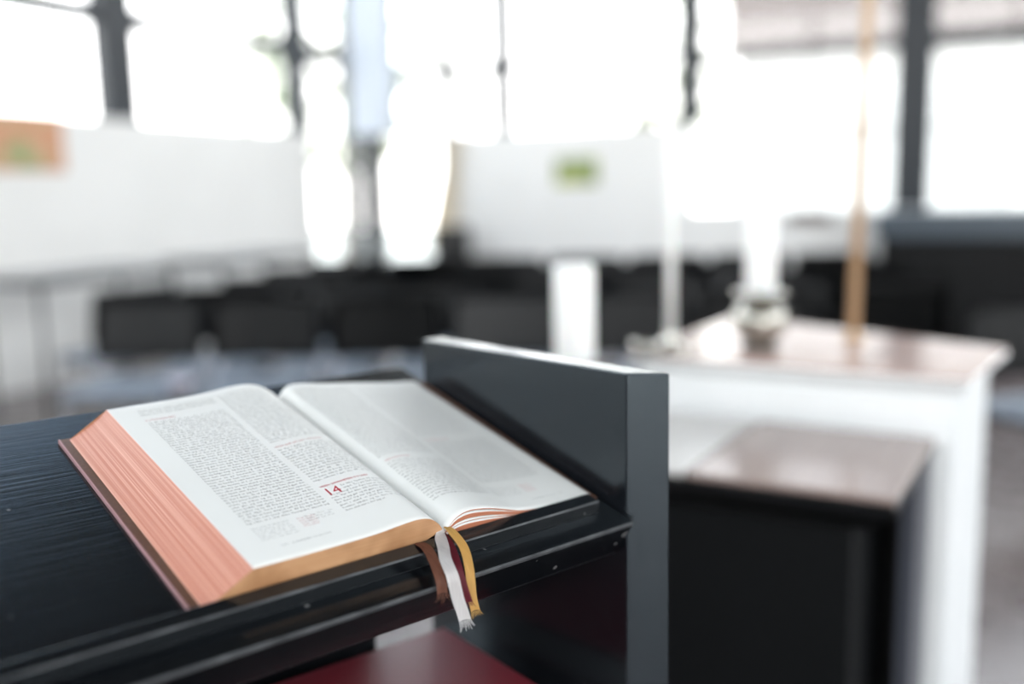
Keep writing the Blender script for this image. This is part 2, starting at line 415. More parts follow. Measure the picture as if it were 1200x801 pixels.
# outside: brick building, and two trees
bld = thing('building', 'rust-coloured building across the yard, seen through the tall windows', 'building', ROOM @ Matrix.Translation((0, 0, 0)))
b = bm_new(); bx(b, -3.6, 16, 15, 21, 3.25, 5.3, .02); obj('upper_storey', b, M['facade'], bld)
b = bm_new(); bx(b, -3.5, 15.9, 15.3, 20.9, -.3, 3.24, .02); obj('ground_storey', b, M['wall'], bld)

def tree(x, y, h, r, label, n=1500):
    t = thing('garden_tree', label, 'tree', ROOM @ Matrix.Translation((x, y, -.3)), 'trees in the garden outside')
    bm = bm_new(); tube(bm, [(0, 0, 0), (.05, 0, h * .3), (-.05, .08, h * .62), (.02, 0, h * .9)], [.16, .12, .09, .03], 10)
    for k in range(6):
        a = k * 1.1; tube(bm, [(0, 0, h * (.35 + .07 * k)), (math.cos(a) * r * .35, math.sin(a) * r * .35, h * (.5 + .06 * k)), (math.cos(a) * r * .75, math.sin(a) * r * .75, h * (.58 + .06 * k))], [.06, .04, .015], 6)
    obj('trunk', bm, M['bark'], t, True)
    bm = bm_new()
    for k in range(n):
        a = random.uniform(0, 2 * PI); q = random.uniform(-1, 1); rr = r * random.uniform(.35, 1) ** .5 * (1 + .18 * math.sin(3 * a + 4 * q))
        c = Vector((math.cos(a) * rr * math.sqrt(1 - q * q), math.sin(a) * rr * math.sqrt(1 - q * q), h * .68 + q * h * .34))
        d = Vector((random.gauss(0, 1), random.gauss(0, 1), random.gauss(0, 1))).normalized(); e = d.orthogonal().normalized(); f = d.cross(e); s = random.uniform(.08, .16)
        vs = [bm.verts.new(c + e * s), bm.verts.new(c + f * s * .5), bm.verts.new(c - e * s), bm.verts.new(c - f * s * .5)]; bm.faces.new(vs)
    obj('crown', bm, M['foliage'], t)
tree(-10.3, 14.8, 6.0, 2.0, 'green leafy tree outside the glazed corner door')
tree(-6.3, 19.5, 6.5, 2.0, 'green leafy tree outside, behind the window over the small green picture')

# pictures
def picture(name, label, frame, w, h, mats, fcol):
    t = thing(name, label, 'picture', frame)
    bm = bm_new(); bx(bm, -w / 2, w / 2, -.012, 0, -h / 2, h / 2, .003); obj('frame', bm, fcol, t)
    bm = bm_new(); bx(bm, -w / 2 + .02, w / 2 - .02, -.016, -.010, -h / 2 + .02, h / 2 - .02); obj('print', bm, mats, t)
m_orange = picture_mat('orange_picture_print', [(.62, .34, .20), (.60, .30, .17), (.55, .38, .22), (.28, .36, .16), (.66, .40, .28)], 9)
m_green = picture_mat('green_picture_print', [(.30, .40, .14), (.16, .22, .09), (.45, .50, .16), (.55, .50, .12)], 8)
m_f1 = principled('orange_frame', (.58, .32, .18), .6)[0]; m_f2 = principled('olive_frame', (.40, .45, .18), .6)[0]
picture('framed_picture', 'orange and green picture on the white wall at the picture edge', ROOM @ Matrix.Translation((LW, 5.03, 1.78)) @ Matrix.Rotation(PI / 2, 4, 'Z'), .66, .42, m_orange, m_f1)
picture('framed_picture', 'small green picture on the white back wall', ROOM @ Matrix.Translation((-3.74, BW, 1.53)), .46, .27, m_green, m_f2)

def sheer():
    m, b_ = principled('cream_sheer', (.86, .80, .68), .8); n = m.node_tree.nodes; l = m.node_tree.links
    t = n.new('ShaderNodeBsdfTranslucent'); t.inputs['Color'].default_value = (.8, .72, .6, 1); mx = n.new('ShaderNodeMixShader'); mx.inputs[0].default_value = .25
    l.new(b_.outputs[0], mx.inputs[1]); l.new(t.outputs[0], mx.inputs[2]); l.new(mx.outputs[0], n['Material Output'].inputs[0]); return m
M['curtain'] = sheer()
# beige curtain drawn beside the glass door
t = thing('door_curtain', 'cream curtain drawn aside beside the bright glass door', 'curtain', ROOM @ Matrix.Translation((-5.28, BW - .06, .75)))
bm = bm_new(); rows = []
for k in range(13):
    z = 1.2 * k / 12; w = .16 + .0 * k
    q = k / 12.0; xl = -.20 + .30 * q; xr = .14 + .10 * q
    rows.append([Vector((xl + (xr - xl) * j / 24, .008 * math.sin(j * PI / 2.0), z)) for j in range(25)])
grid(bm, rows); bmesh.ops.solidify(bm, geom=bm.faces[:], thickness=.006)
obj('drape', bm, M['curtain'], t, True)
bm = bm_new(); tube(bm, [(-.05, 0, 1.21), (.42, 0, 1.21)], .01); obj('rail', bm, M['dark_metal'], t)
bm = bm_new(); tube(bm, [(.0, .0, 1.21), (.0, .055, 1.21)], .008); obj('bracket', bm, M['dark_metal'], t)
bm = bm_new(); tube(bm, [(.35, .0, 1.21), (.35, .055, 1.21)], .008); obj('bracket', bm, M['dark_metal'], t)
# dark speaker by the back wall
t = thing('floor_speaker', 'small dark upright speaker box by the white back wall', 'speaker', ROOM @ Matrix.Translation((-5.02, BW - .32, 0)))
bm = bm_new(); bx(bm, -.15, .15, -.15, .15, .02, 1.0, .015); obj('cabinet_box', bm, M['back'], t)
bm = bm_new(); bx(bm, -.13, .13, -.165, -.149, .12, .96, .005); obj('grille', bm, M['seat'], t)
bm = bm_new(); bx(bm, -.17, .17, -.17, .17, 0, .025, .005); obj('plinth', bm, M['dark_metal'], t)
# dark shelf end on the wall under the window
t = thing('wall_box', 'small dark brown box on the wall under the wide window', 'box', ROOM @ Matrix.Translation((-1.45, BW, 1.06)))
bm = bm_new(); bx(bm, -.19, .19, -.09, 0, -.03, .045, .01); obj('case', bm, principled('dark_brown_box', (.05, .03, .025), .5)[0], t)
bm = bm_new(); bx(bm, -.10, .10, -.08, -.01, .045, .065, .006); obj('lid', bm, principled('red_brown_lid', (.16, .05, .035), .5)[0], t)
# long dark sideboard along the back wall
t = thing('sideboard', 'long black sideboard with a slate grey top along the back wall', 'sideboard', ROOM @ Matrix.Translation((2.3, BW - .30, 0)))
bm = bm_new(); bx(bm, -3.1, 3.1, -.26, .28, .08, .90, .01); obj('body', bm, M['cabinet'], t)
bm = bm_new(); bx(bm, -3.14, 3.14, -.29, .295, .90, 1.12, .01); obj('top', bm, M['cabinet_top'], t)
bm = bm_new(); bx(bm, -3.05, 3.05, -.22, .26, 0, .08); obj('plinth', bm, M['cabinet'], t)
for k in range(6):
    bm = bm_new(); bx(bm, -3.06 + 1.02 * k, -2.07 + 1.02 * k, -.278, -.258, .12, .87, .006); d = obj('door', bm, M['cabinet'], t)
    bm = bm_new(); tube(bm, [(-2.14 + 1.02 * k, -.295, .45), (-2.14 + 1.02 * k, -.295, .62)], .006); tube(bm, [(-2.14 + 1.02 * k, -.295, .60), (-2.14 + 1.02 * k, -.275, .60)], .005); obj('handle', bm, M['dark_metal'], d)

# ------------------------------------------------------------------ chairs
def seat_bm(w=.50, d=.46, z=.45, th=.05):
    bm = bm_new(); bx(bm, -w / 2, w / 2, -d / 2, d / 2, z - th, z, .018, 3)
    return bm
def back_bm(w=.585, z0=.53, z1=.845):
    bm = bm_new(); rows = []
    for i in range(9):
        q = i / 8; z = z0 + (z1 - z0) * q
        hw = w / 2 * (1 - .06 * max(0, q - .85) / .15 - .05 * max(0, .12 - q) / .12)
        rows.append([Vector((-hw + 2 * hw * j / 12, .235 + .05 * q - .035 * (abs(j - 6) / 6) ** 2, z)) for j in range(13)])
    fs = grid(bm, rows); bmesh.ops.solidify(bm, geom=bm.faces[:], thickness=.022)
    return bm
def make_chair(name, label, cat, frame, group, leg_mat):
    t = thing(name, label, cat, frame, group)
    obj('seat', seat_bm(), M['seat_pad'], t, False)
    bm = bm_new(); bx(bm, -.235, .235, -.215, .215, .385, .3995, .004); obj('seat_frame', bm, M['seat'], t)
    obj('backrest', back_bm(), M['back'], t, True)
    for s in (-1, 1):
        bm = bm_new(); tube(bm, [(s * .235, -.21, .405), (s * .245, -.225, .2), (s * .25, -.235, 0)], .0115, 8); obj('leg', bm, leg_mat, t, True)
        bm = bm_new(); tube(bm, [(s * .235, .20, .405), (s * .245, .235, .2), (s * .25, .26, 0)], .0115, 8); obj('leg', bm, leg_mat, t, True)
        bm = bm_new(); tube(bm, arc([(s * .262, .14, .412), (s * .265, .215, .43), (s * .262, .250, .52), (s * .258, .262, .60)], .03), .0105, 8); obj('back_post', bm, leg_mat, t, True)
        bm = bm_new(); tube(bm, [(s * .24, -.21, .39), (s * .24, .20, .39)], .009, 8); obj('side_rail', bm, leg_mat, t, True)
    return t
rows = [(-2.16, 5.16, 7), (-1.90, 5.72, 7), (-1.85, 6.42, 7), (-1.75, 7.14, 7), (-1.55, 7.86, 7)]
row_words = ['first', 'second', 'third', 'fourth', 'fifth']
pos_words = ['leftmost', 'second from the left end', 'third from the left end', 'fourth from the left end', 'fifth from the left end', 'sixth from the left end', 'rightmost']
proto = None
for ri, (x0, y0, n) in enumerate(rows):
    for k in range(n):
        a = math.radians(-4)
        px = x0 + .25 + .625 * k * math.cos(a); py = y0 + .625 * k * math.sin(a) - .27
        lab = 'black chair with blue-grey seat, %s altar-facing row, %s' % (row_words[ri], pos_words[k])
        fr = at(px, py, 0, -4)
        if proto is None: proto = make_chair('stacking_chair', lab, 'chair', fr, 'black chairs in rows', M['chrome'])
        else: copy_thing(proto, fr, lab)
# chair standing beyond the altar's end
make_chair('black_chair', 'single black chair with dark legs beyond the right end of the altar', 'chair', at(2.26, 3.98, 0, 24), None, M['dark_metal'])
# small pale lilac block on a front-row seat
bm = bm_new(); bx(bm, -.05, .05, -.07, .07, 0, .012, .002)
tag(obj('lilac_item', bm, noisy('pale_lilac', (.74, .66, .74), (.78, .70, .78), .5), None, frame=at(-1.66, 4.86, .451, 20)), 'pale lilac booklet lying on a front-row chair seat', 'item')

# ------------------------------------------------------------------ tables along the left wall
def make_table(label, frame):
    t = thing('folding_table', label, 'table', frame, 'grey high tables along the left wall')
    bm = bm_new(); bx(bm, -.60, .60, -.30, .30, .87, .90, .006); obj('tabletop', bm, M['table'], t)
    for sx_ in (-1, 1):
        for sy in (-1, 1):
            bm = bm_new(); tube(bm, [(sx_ * .54, sy * .25, 0), (sx_ * .54, sy * .25, .87)], .014, 8); obj('leg', bm, M['dark_metal'], t, True)
    bm = bm_new(); bx(bm, -.56, .56, -.26, .26, .84, .87); obj('apron', bm, M['dark_metal'], t)
    return t
t0 = make_table('grey high table by the left wall, under the orange picture', ROOM @ at(-5.4, 4.70, 0, 90))
copy_thing(t0, ROOM @ at(-5.4, 6.3, 0, 90), 'grey high table by the left wall, the one nearer the glazed corner')
copy_thing(proto, ROOM @ at(-4.75, 4.35, 0, 260), 'black chair drawn up to the high table under the orange picture')

# ------------------------------------------------------------------ altar, table in front of it, candles
AL = at(.983, 2.087, 0, 30.6 - 90 + 90)     # placeholder, replaced below
aF = Vector((-math.sin(math.radians(59.4)), math.cos(math.radians(59.4)), 0))    # along the front, to the left
aR = Vector((math.sin(math.radians(30.6)), math.cos(math.radians(30.6)), 0))     # away from the camera
def afr(ox, oy): return Matrix(((-aF.x, aR.x, 0, ox), (-aF.y, aR.y, 0, oy), (0, 0, 1, 0), (0, 0, 0, 1)))
AF = afr(.983, 2.087)          # origin at the near right corner; x to the right, y away, z up
altar = thing('altar', 'white altar with a polished pale wood top', 'altar', AF)
def slab(bm, poly, z_top, lip, th, inset):
    """slab with mitred sides: full outline at the rim, drawn in towards the underside"""
    c = Vector((sum(p[0] for p in poly) / len(poly), sum(p[1] for p in poly) / len(poly)))
    def ins(d):
        out = []; n = len(poly)
        for i in range(n):
            p = Vector(poly[i]); a = (Vector(poly[i - 1]) - p).normalized(); b_ = (Vector(poly[(i + 1) % n]) - p).normalized()
            bis = a + b_; s = abs(a.x * b_.y - a.y * b_.x); out.append(p + bis * (d / max(s, .2)))
        return out
    layers = [(ins(.004), z_top), (ins(0), z_top - .004), (ins(0), z_top - lip), (ins(inset), z_top - th)]
    rings = [[bm.verts.new((p[0], p[1], z)) for p in ps] for ps, z in layers]
    n = len(poly); bm.faces.new(rings[0]); bm.faces.new(rings[-1][::-1])
    for i in range(3):
        for k in range(n): bm.faces.new((rings[i][k], rings[i + 1][k], rings[i + 1][(k + 1) % n], rings[i][(k + 1) % n]))
    bmesh.ops.recalc_face_normals(bm, faces=bm.faces[:])
    return bm
bm = slab(bm_new(), [(0, 0), (.04, .445), (-.78, .80), (-.80, 0)], .95, .004, .008, .002); obj('tabletop', bm, M['altar_top'], altar)
bm = slab(bm_new(), [(0, 0), (.04, .445), (-.78, .80), (-.80, 0)], .9418, .010, .042, .03); obj('top_frame', bm, M['altar_white'], altar)
bm = slab(bm_new(), [(-.035, .03), (-.0, .41), (-.75, .74), (-.765, .03)], .902, .9, .901, .0001); obj('body', bm, M['altar_white'], altar)
bm = bm_new(); bx(bm, -.235, -.229, .03, .50, .9495, .9505); obj('seam', bm, M['seam'], altar)
bm = bm_new(); bx(bm, -.77, -.03, .018, .03, .78, .90, .003); obj('front_apron', bm, M['altar_white'], altar)

UF = afr(.665, 1.667) @ Matrix.Translation((0, 0, .02))
unit = thing('side_table', 'black box table with a polished brown top, standing before the altar', 'table', UF)
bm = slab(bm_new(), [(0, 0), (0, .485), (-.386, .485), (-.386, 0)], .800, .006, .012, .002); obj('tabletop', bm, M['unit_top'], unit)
bm = slab(bm_new(), [(-.394, 0), (-.394, .485), (-.64, .485), (-.64, 0)], .800, .006, .012, .002); obj('tabletop', bm, M['unit_top_sheen'], unit); bpy.data.objects['tabletop.002']['label'] = 'second half of the top, reflected sheen put into its paler colour'
bm = slab(bm_new(), [(0.0, 0), (0.0, .485), (-.64, .485), (-.64, 0)], .7885, .02, .07, .05); obj('fascia', bm, M['dark_unit'], unit)
bm = bm_new(); bx(bm, -.60, -.085, .07, .42, .04, .72, .003); obj('cabinet_body', bm, principled('matt_black_board', (.002, .0025, .003), .6, 0, .15)[0], unit)
bm = bm_new(); bx(bm, -.035, -.004, .28, .484, -.02, .785, .003); obj('side_panel', bm, noisy('lit_side_panel', (.05, .055, .07), (.06, .065, .08), .35), unit)  # panel of the black table; light on its side put into a grey base
bm = bm_new(); bx(bm, -.62, -.036, .455, .475, -.02, .728, .003); obj('back_board', bm, M['dark_unit'], unit)
bm = bm_new(); bx(bm, -.61, -.06, .05, .44, -.02, .04, .003); obj('plinth', bm, M['dark_unit'], unit)

def candle(name, label, x, y, z, r, h):
    t = thing(name, label, 'candle', at(x, y, z))
    bm = bm_new(); lathe(bm, [(r * .97, 0), (r, .004), (r, h - .006), (r * .93, h), (r * .55, h - .004), (.002, h - .008)], 48); obj('wax_body', bm, M['wax'], t, True)
    bm = bm_new(); tube(bm, [(0, 0, h - .01), (.001, 0, h + .004), (.004, 0, h + .012)], .0015, 6); obj('wick', bm, M['wick'], t)
    return t
# free-standing thick candle, left of the altar
t = thing('candle_stand', 'slim black candle stand hidden behind the lectern side', 'stand', at(.145, 2.27, 0))
bm = bm_new(); lathe(bm, [(.085, 0), (.085, .012), (.02, .03), (.018, .93), (.05, .955), (.075, .96), (.075, .97), (.0, .97)], 40); obj('stem', bm, M['dark_metal'], t, True)
candle('pillar_candle', 'thick white candle rising behind the black lectern side', .145, 2.27, .971, .047, .225)
# silver globe holder and candle
t = thing('candle_holder', 'round silver candle holder with a wide dish on the altar', 'candle holder', at(.640, 2.53, .95))
bm = bm_new(); lathe(bm, [(.034, .014), (.054, .03), (.069, .055), (.072, .075), (.065, .10), (.046, .118), (.022, .125), (.02, .128)], 48); obj('globe', bm, noisy('smoky_glass_globe', (.34, .33, .29), (.44, .42, .38), .18, (1, 1, 1), 6, 2, metal=.8), t, True)
bm = bm_new(); lathe(bm, [(.048, 0), (.05, .005), (.044, .012), (.034, .016)], 48); obj('foot', bm, principled('dark_olive_foot', (.06, .058, .045), .4)[0], t, True)
bm = bm_new(); lathe(bm, [(.02, .128), (.035, .133), (.066, .142), (.068, .146), (.062, .146), (.03, .139), (.0, .139)], 48); obj('dish', bm, M['silver'], t, True)
candle('pillar_candle', 'thick white candle standing in the silver globe holder', .640, 2.53, 1.091, .039, .20)
# slim taper and its round foot
t = thing('taper_foot', 'low round silver foot carrying the slim white taper', 'candle holder', at(.405, 2.50, .95))
bm = bm_new(); lathe(bm, [(.052, 0), (.055, .006), (.046, .015), (.022, .022), (.014, .035), (.017, .05), (.014, .052), (0, .052)], 48); obj('foot', bm, M['silver'], t, True)
t = thing('slim_taper', 'tall slim white taper on the altar', 'candle', at(.405, 2.50, 1.002))
bm = bm_new(); tube(bm, [(0, 0, 0), (0, 0, .50), (0, 0, .505)], [.0125, .0115, .006], 20); obj('wax_body', bm, M['wax'], t, True)
bm = bm_new(); tube(bm, [(0, 0, .50), (.001, 0, .52)], .0015, 6); obj('wick', bm, M['wick'], t)
# silver bowl beside the taper
t = thing('silver_bowl', 'small silver bowl beside the taper on the altar', 'bowl', at(.335, 2.435, .95))
bm = bm_new(); lathe(bm, [(.018, 0), (.02, .003), (.03, .012), (.038, .028), (.04, .038), (.037, .038), (.028, .016), (.0, .008)], 40); obj('bowl_body', bm, M['silver'], t, True)
# processional pole
t = thing('cross_pole', 'tall thin wooden pole with a small foot, standing on the altar', 'pole', at(.951, 2.706, .951) if False else at(.925, 2.655, .95))
bm = bm_new(); tube(bm, [(0, 0, .01), (.018, .0, 1.35)], [.0155, .0125], 16); obj('shaft', bm, M['pole'], t, True)
bm = bm_new(); lathe(bm, [(.03, 0), (.03, .006), (.018, .012), (.016, .02), (0, .02)], 32); obj('foot', bm, M['pole'], t, True)

# ------------------------------------------------------------------ lectern (frame: x across, y up the slope, z off the slope)
U = Vector((0.75378, 0.65699, -0.01344)); V = Vector((-0.63119, 0.72957, 0.26332)); W = Vector((0.1828, -0.19001, 0.96461))
T0 = Vector((0.11885, 0.94992, 1.03938))
LF = Matrix(((U.x, V.x, W.x, T0.x), (U.y, V.y, W.y, T0.y), (U.z, V.z, W.z, T0.z), (0, 0, 0, 1)))
lyaw = math.degrees(math.atan2(U.y, U.x))
LR = at(T0.x, T0.y, 0, lyaw)
lect = thing('lectern', 'black painted lectern with a sloping top and a raised side board', 'lectern', LR)
LX = -.82
def chamfer(o):
    """lighter grey paint on the narrow front chamfers"""
    for p in o.data.polygons:
        ys = [o.data.vertices[i].co.y for i in p.vertices]; zs = [o.data.vertices[i].co.z for i in p.vertices]; xs = [o.data.vertices[i].co.x for i in p.vertices]
        if max(ys) - min(ys) < .0025 and max(zs) - min(zs) < .0025 and max(xs) - min(xs) > .5 and max(ys) < .04: p.material_index = 1
bm = bm_new(); prism(bm, [(0, 0), (0, -.003), (.014, -.044), (.40, -.044), (.412, -.02), (.412, 0)], LX, -.0005, 0, .0016); chamfer(obj('reading_top', bm, None, lect, frame=LF, mats=[M['lectern'], M['pale_edge']]))
bm = bm_new(); prism(bm, [(.0295, .0), (.0315, .0115), (.0325, .0122), (.0475, .0122), (.0485, .0115), (.0485, 0)], LX, -.0225, 0, .0005); chamfer(obj('book_ledge', bm, None, lect, frame=LF, mats=[M['lectern'], M['pale_edge']]))
def side_board(pts, z0, z1, name):
    """board from four plan corners in world metres"""
    bm = bm_new(); inv = LR.inverted()
    q = [inv @ Vector((p[0], p[1], 0)) for p in pts]
    prism(bm, [(p.x, p.y) for p in q], z0, z1, 2, .0015); return obj(name, bm, M['lectern_side'], lect)
inn, inf = Vector((.1114, .9616)), Vector((-.1112, 1.2169))
th = Vector((U.x, U.y)).normalized() * .030
outn = Vector((.1545, .9570))
side_board([inn, outn, inf + th, inf], 0, 1.188, 'side_board')
sh = Vector((U.x, U.y)) * LX
side_board([inn + sh, inf + sh, inf + sh - th, inn + sh - th], 0, 1.188, 'side_board')
bm = bm_new(); bx(bm, LX + .001, -.001, .03, .36, .780, .800, .002); obj('shelf', bm, M['lectern_side'], lect)
bm = bm_new(); bx(bm, LX + .001, -.001, .03, .36, .04, .065, .002); obj('foot_board', bm, M['lectern_side'], lect)

bm = bm_new(); bx(bm, LX + .001, -.092, .340, .358, .0, 1.10, .002); obj('back_board', bm, M['lectern_side'], lect)

# wine-red binder on the shelf
rc = Vector((-.090, 1.129)); r1 = Vector((.0, .985)); r2 = Vector((-.253, 1.006))
ux = (r2 - rc).normalized(); uy = (r1 - rc).normalized()
bang = math.atan2(-ux.y, -ux.x)
RF = Matrix.Translation((rc.x, rc.y, .8)) @ Matrix.Rotation(bang, 4, 'Z')
red = thing('red_binder', 'wine-red hardback book lying flat on the lectern shelf', 'book', RF)
bm = bm_new(); bx(bm, -.30, 0, -.235, 0, .046, .050, .0015); obj('front_cover', bm, M['red'], red)
bm = bm_new(); bx(bm, -.30, 0, -.235, 0, .0005, .004, .0015); obj('back_cover', bm, M['red'], red)
bm = bm_new(); bx(bm, -.302, -.298, -.235, 0, .0005, .050, .0015); obj('spine', bm, M['red'], red)
bm = bm_new(); bx(bm, -.297, -.006, -.229, -.006, .004, .046); obj('page_block', bm, M['paper'], red)

# ------------------------------------------------------------------ the open bible
BB, BT = .0500, .3520
def interp(k, u):
    if u <= k[0][0]: return k[0][1]
    for (a, wa), (b_, wb) in zip(k, k[1:]):
        if u <= b_:
            t = (u - a) / (b_ - a); return wa + (wb - wa) * t
    return k[-1][1]
def smooth(k, n):
    """Catmull-Rom resample of a knot list"""
    out = []
    for i in range(len(k) - 1):
        p0 = k[max(i - 1, 0)]; p1 = k[i]; p2 = k[i + 1]; p3 = k[min(i + 2, len(k) - 1)]
        for j in range(n):
            t = j / n
            f = lambda a, b_, c, d: .5 * ((2 * b_) + (-a + c) * t + (2 * a - 5 * b_ + 4 * c - d) * t * t + (-a + 3 * b_ - 3 * c + d) * t ** 3)
            out.append((f(p0[0], p1[0], p2[0], p3[0]), f(p0[1], p1[1], p2[1], p3[1])))
    out.append(k[-1]); return out
LBk = smooth([(-.3905, .0302), (-.351, .0300), (-.3116, .0304), (-.2785, .0314), (-.2528, .0338), (-.2349, .0345), (-.2215, .0310), (-.2105, .0222), (-.2050, .0130)], 8)
LTk = smooth([(-.3942, .0302), (-.3652, .0308), (-.3306, .0314), (-.2944, .0335), (-.2664, .0368), (-.2470, .0364), (-.2325, .0322), (-.2166, .0222), (-.2095, .0140)], 8)
RBk = smooth([(-.2050, .0130), (-.1982, .0205), (-.1904, .0272), (-.1770, .0297), (-.1562, .0265), (-.1340, .0201), (-.1109, .0132), (-.0762, .0092), (-.0407, .0082), (-.0166, .0088)], 8)
RTk = smooth([(-.2095, .0140), (-.2007, .0268), (-.1850, .0286), (-.1519, .0240), (-.1177, .0200), (-.0819, .0150), (-.0600, .0122), (-.0446, .0108), (-.0252, .0088)], 8)
RTk = [(a, b_) for a, b_ in RTk]
def res(k, n):
    """resample by arc parameter to n+1 points"""
    d = [0]
    for a, b_ in zip(k, k[1:]): d.append(d[-1] + math.hypot(b_[0] - a[0], b_[1] - a[1]))
    out = []
    for i in range(n + 1):
        s = d[-1] * i / n; j = 0
        while j < len(k) - 2 and d[j + 1] < s: j += 1
        t = 0 if d[j + 1] == d[j] else (s - d[j]) / (d[j + 1] - d[j]); t = min(max(t, 0), 1)
        out.append((k[j][0] + (k[j + 1][0] - k[j][0]) * t, k[j][1] + (k[j + 1][1] - k[j][1]) * t))
    return out
NU, NV = 80, 40
Lb, Lt, Rb, Rt = res(LBk, NU), res(LTk, NU), res(RBk, NU), res(RTk, NU)
def leafpt(side, s, q):
    """s: 0..1 across the page, q: 0 bottom .. 1 top"""
    A, B = (Lb, Lt) if side == 'L' else (Rb, Rt)
    i = min(int(s * NU), NU - 1); f = s * NU - i
    a = (A[i][0] + (A[i + 1][0] - A[i][0]) * f, A[i][1] + (A[i + 1][1] - A[i][1]) * f)
    b_ = (B[i][0] + (B[i + 1][0] - B[i][0]) * f, B[i][1] + (B[i + 1][1] - B[i][1]) * f)
    return Vector((a[0] + (b_[0] - a[0]) * q, BB + (BT - BB) * q, a[1] + (b_[1] - a[1]) * q))
bible = thing('open_bible', 'thick open Bible with salmon page edges lying on the lectern', 'book', Matrix.Translation(LF @ Vector((-.21, .05, 0))) @ LF.to_3x3().to_4x4())

# left page block
bm = bm_new()
def low_left(s, q):
    """underside of the left block: fans out at the fore-edge, rounded at the spine"""
    u0 = -.4285 + .214 * s
    w = .0040 + (.010 * max(0, (s - .80) / .20) ** 2)
    return Vector((u0, BB + (BT - BB) * q, w))
rows = [[leafpt('L', i / NU, j / NV) for i in range(NU + 1)] for j in range(NV + 1)]
top = grid(bm, rows)
side_faces = {'fore': [], 'tail': [], 'head': [], 'under': []}
NS = 10
fr = [[leafpt('L', 0, j / NV).lerp(low_left(0, j / NV), k / NS) for j in range(NV + 1)] for k in range(NS + 1)]
for r_i, r_ in enumerate(fr):      # slight concave fan of the fore-edge
    for p in r_: p.x += .0022 * math.sin(PI * r_i / NS)
side_faces['fore'] = grid(bm, fr)
tl = [[leafpt('L', i / NU, 0).lerp(low_left(i / NU, 0), k / NS) for i in range(NU + 1)] for k in range(NS + 1)]
side_faces['tail'] = grid(bm, tl)
hd = [[leafpt('L', i / NU, 1).lerp(low_left(i / NU, 1), k / NS) for i in range(NU + 1)] for k in range(NS + 1)]
side_faces['head'] = grid(bm, hd)
side_faces['under'] = grid(bm, [[low_left(i / NU, j / NV) for i in range(NU + 1)] for j in (0, NV)])
side_faces['under'] += grid(bm, [[leafpt('L', 1, j / NV).lerp(low_left(1, j / NV), k / 4) for j in range(NV + 1)] for k in range(5)])
for f in side_faces['fore']: f.material_index = 1
for f in side_faces['tail'] + side_faces['head']: f.material_index = 2
bmesh.ops.remove_doubles(bm, verts=bm.verts[:], dist=1e-6); bmesh.ops.recalc_face_normals(bm, faces=bm.faces[:])
pl = obj('page_block', bm, None, bible, True, LF, [M['paper'], M['fore_edge'], M['tail_edge']])
pl['label'] = 'thick left-hand block of pages'
# sharp corners
for p in pl.data.polygons: p.use_smooth = (p.material_index == 0)

# right-hand leaves: separate gatherings that part near the spine
def right_leaf(name, k0, k1, lift=0.0):
    """a gathering whose upper face is fraction k1 of the way from the base to the open page, its lower face k0"""
    base = lambda s, q: .0046 + .0002 * q
    bm = bm_new()
    def pt(s, q, k):
        p = leafpt('R', s, q); bw = base(s, q)
        # near the fore-edge every gathering lies stacked: thickness shared out
        return Vector((p.x, p.y, bw + (p.z - bw) * k))
    def kk(s, k):           # gatherings are pressed together towards the fore-edge
        return k
    a = grid(bm, [[pt(i / NU, j / NV, k1) for i in range(NU + 1)] for j in range(NV + 1)])
    c = grid(bm, [[pt(i / NU, j / NV, k0(i / NU) if callable(k0) else k0) for i in range(NU + 1)] for j in range(NV + 1)])
    e = []
    for q in (0, 1):
        e += grid(bm, [[pt(i / NU, q, k1) for i in range(NU + 1)], [pt(i / NU, q, k0(i / NU) if callable(k0) else k0) for i in range(NU + 1)]])
    for s in (0, 1):
        e += grid(bm, [[pt(s, j / NV, k1) for j in range(NV + 1)], [pt(s, j / NV, k0(s) if callable(k0) else k0) for j in range(NV + 1)]])
    for f in e: f.material_index = 1
    bmesh.ops.remove_doubles(bm, verts=bm.verts[:], dist=1e-7); bmesh.ops.recalc_face_normals(bm, faces=bm.faces[:])
    o = obj(name, bm, None, bible, True, LF, [M['paper'], M['leaf_edge']])
    for p in o.data.polygons: p.use_smooth = (p.material_index == 0)
    return o
def mix(near, far):      # lower face: open near the spine, closed from 55 % on
    return lambda s: near + (far - near) * min(1, max(0, (s - .30) / .22)) ** 1.0
right_leaf('page_gathering', mix(.955, .85), 1.0)['label'] = 'uppermost loose right-hand leaves'
right_leaf('page_gathering', mix(.66, .57), .845)
right_leaf('page_gathering', mix(.535, .44), .565)
o = right_leaf('page_gathering', .0, .435)
o['label'] = 'lowest right-hand gathering, lying on the cover'

# cover
bm = bm_new()
cv = [(-.4375, .0004), (-.24, .0004), (-.222, .0004), (-.19, .0004), (-.0065, .0004), (-.0065, .0036), (-.19, .0036), (-.222, .0034), (-.24, .0036), (-.4375, .0036)]
bm = prism(bm, [(p[0], p[1]) for p in cv], .0488, .3560, 1, 0)
o = obj('cover', bm, None, bible, False, LF, [M['cover'], M['cover_rim']])
for p in o.data.polygons:
    if p.center.x < -.4374: p.material_index = 1
bm = bm_new(); bx(bm, -.4376, -.4362, .0488, .3560, .0030, .0042, .0002, 1); obj('cover_rim', bm, M['cover_rim'], bible, frame=LF)

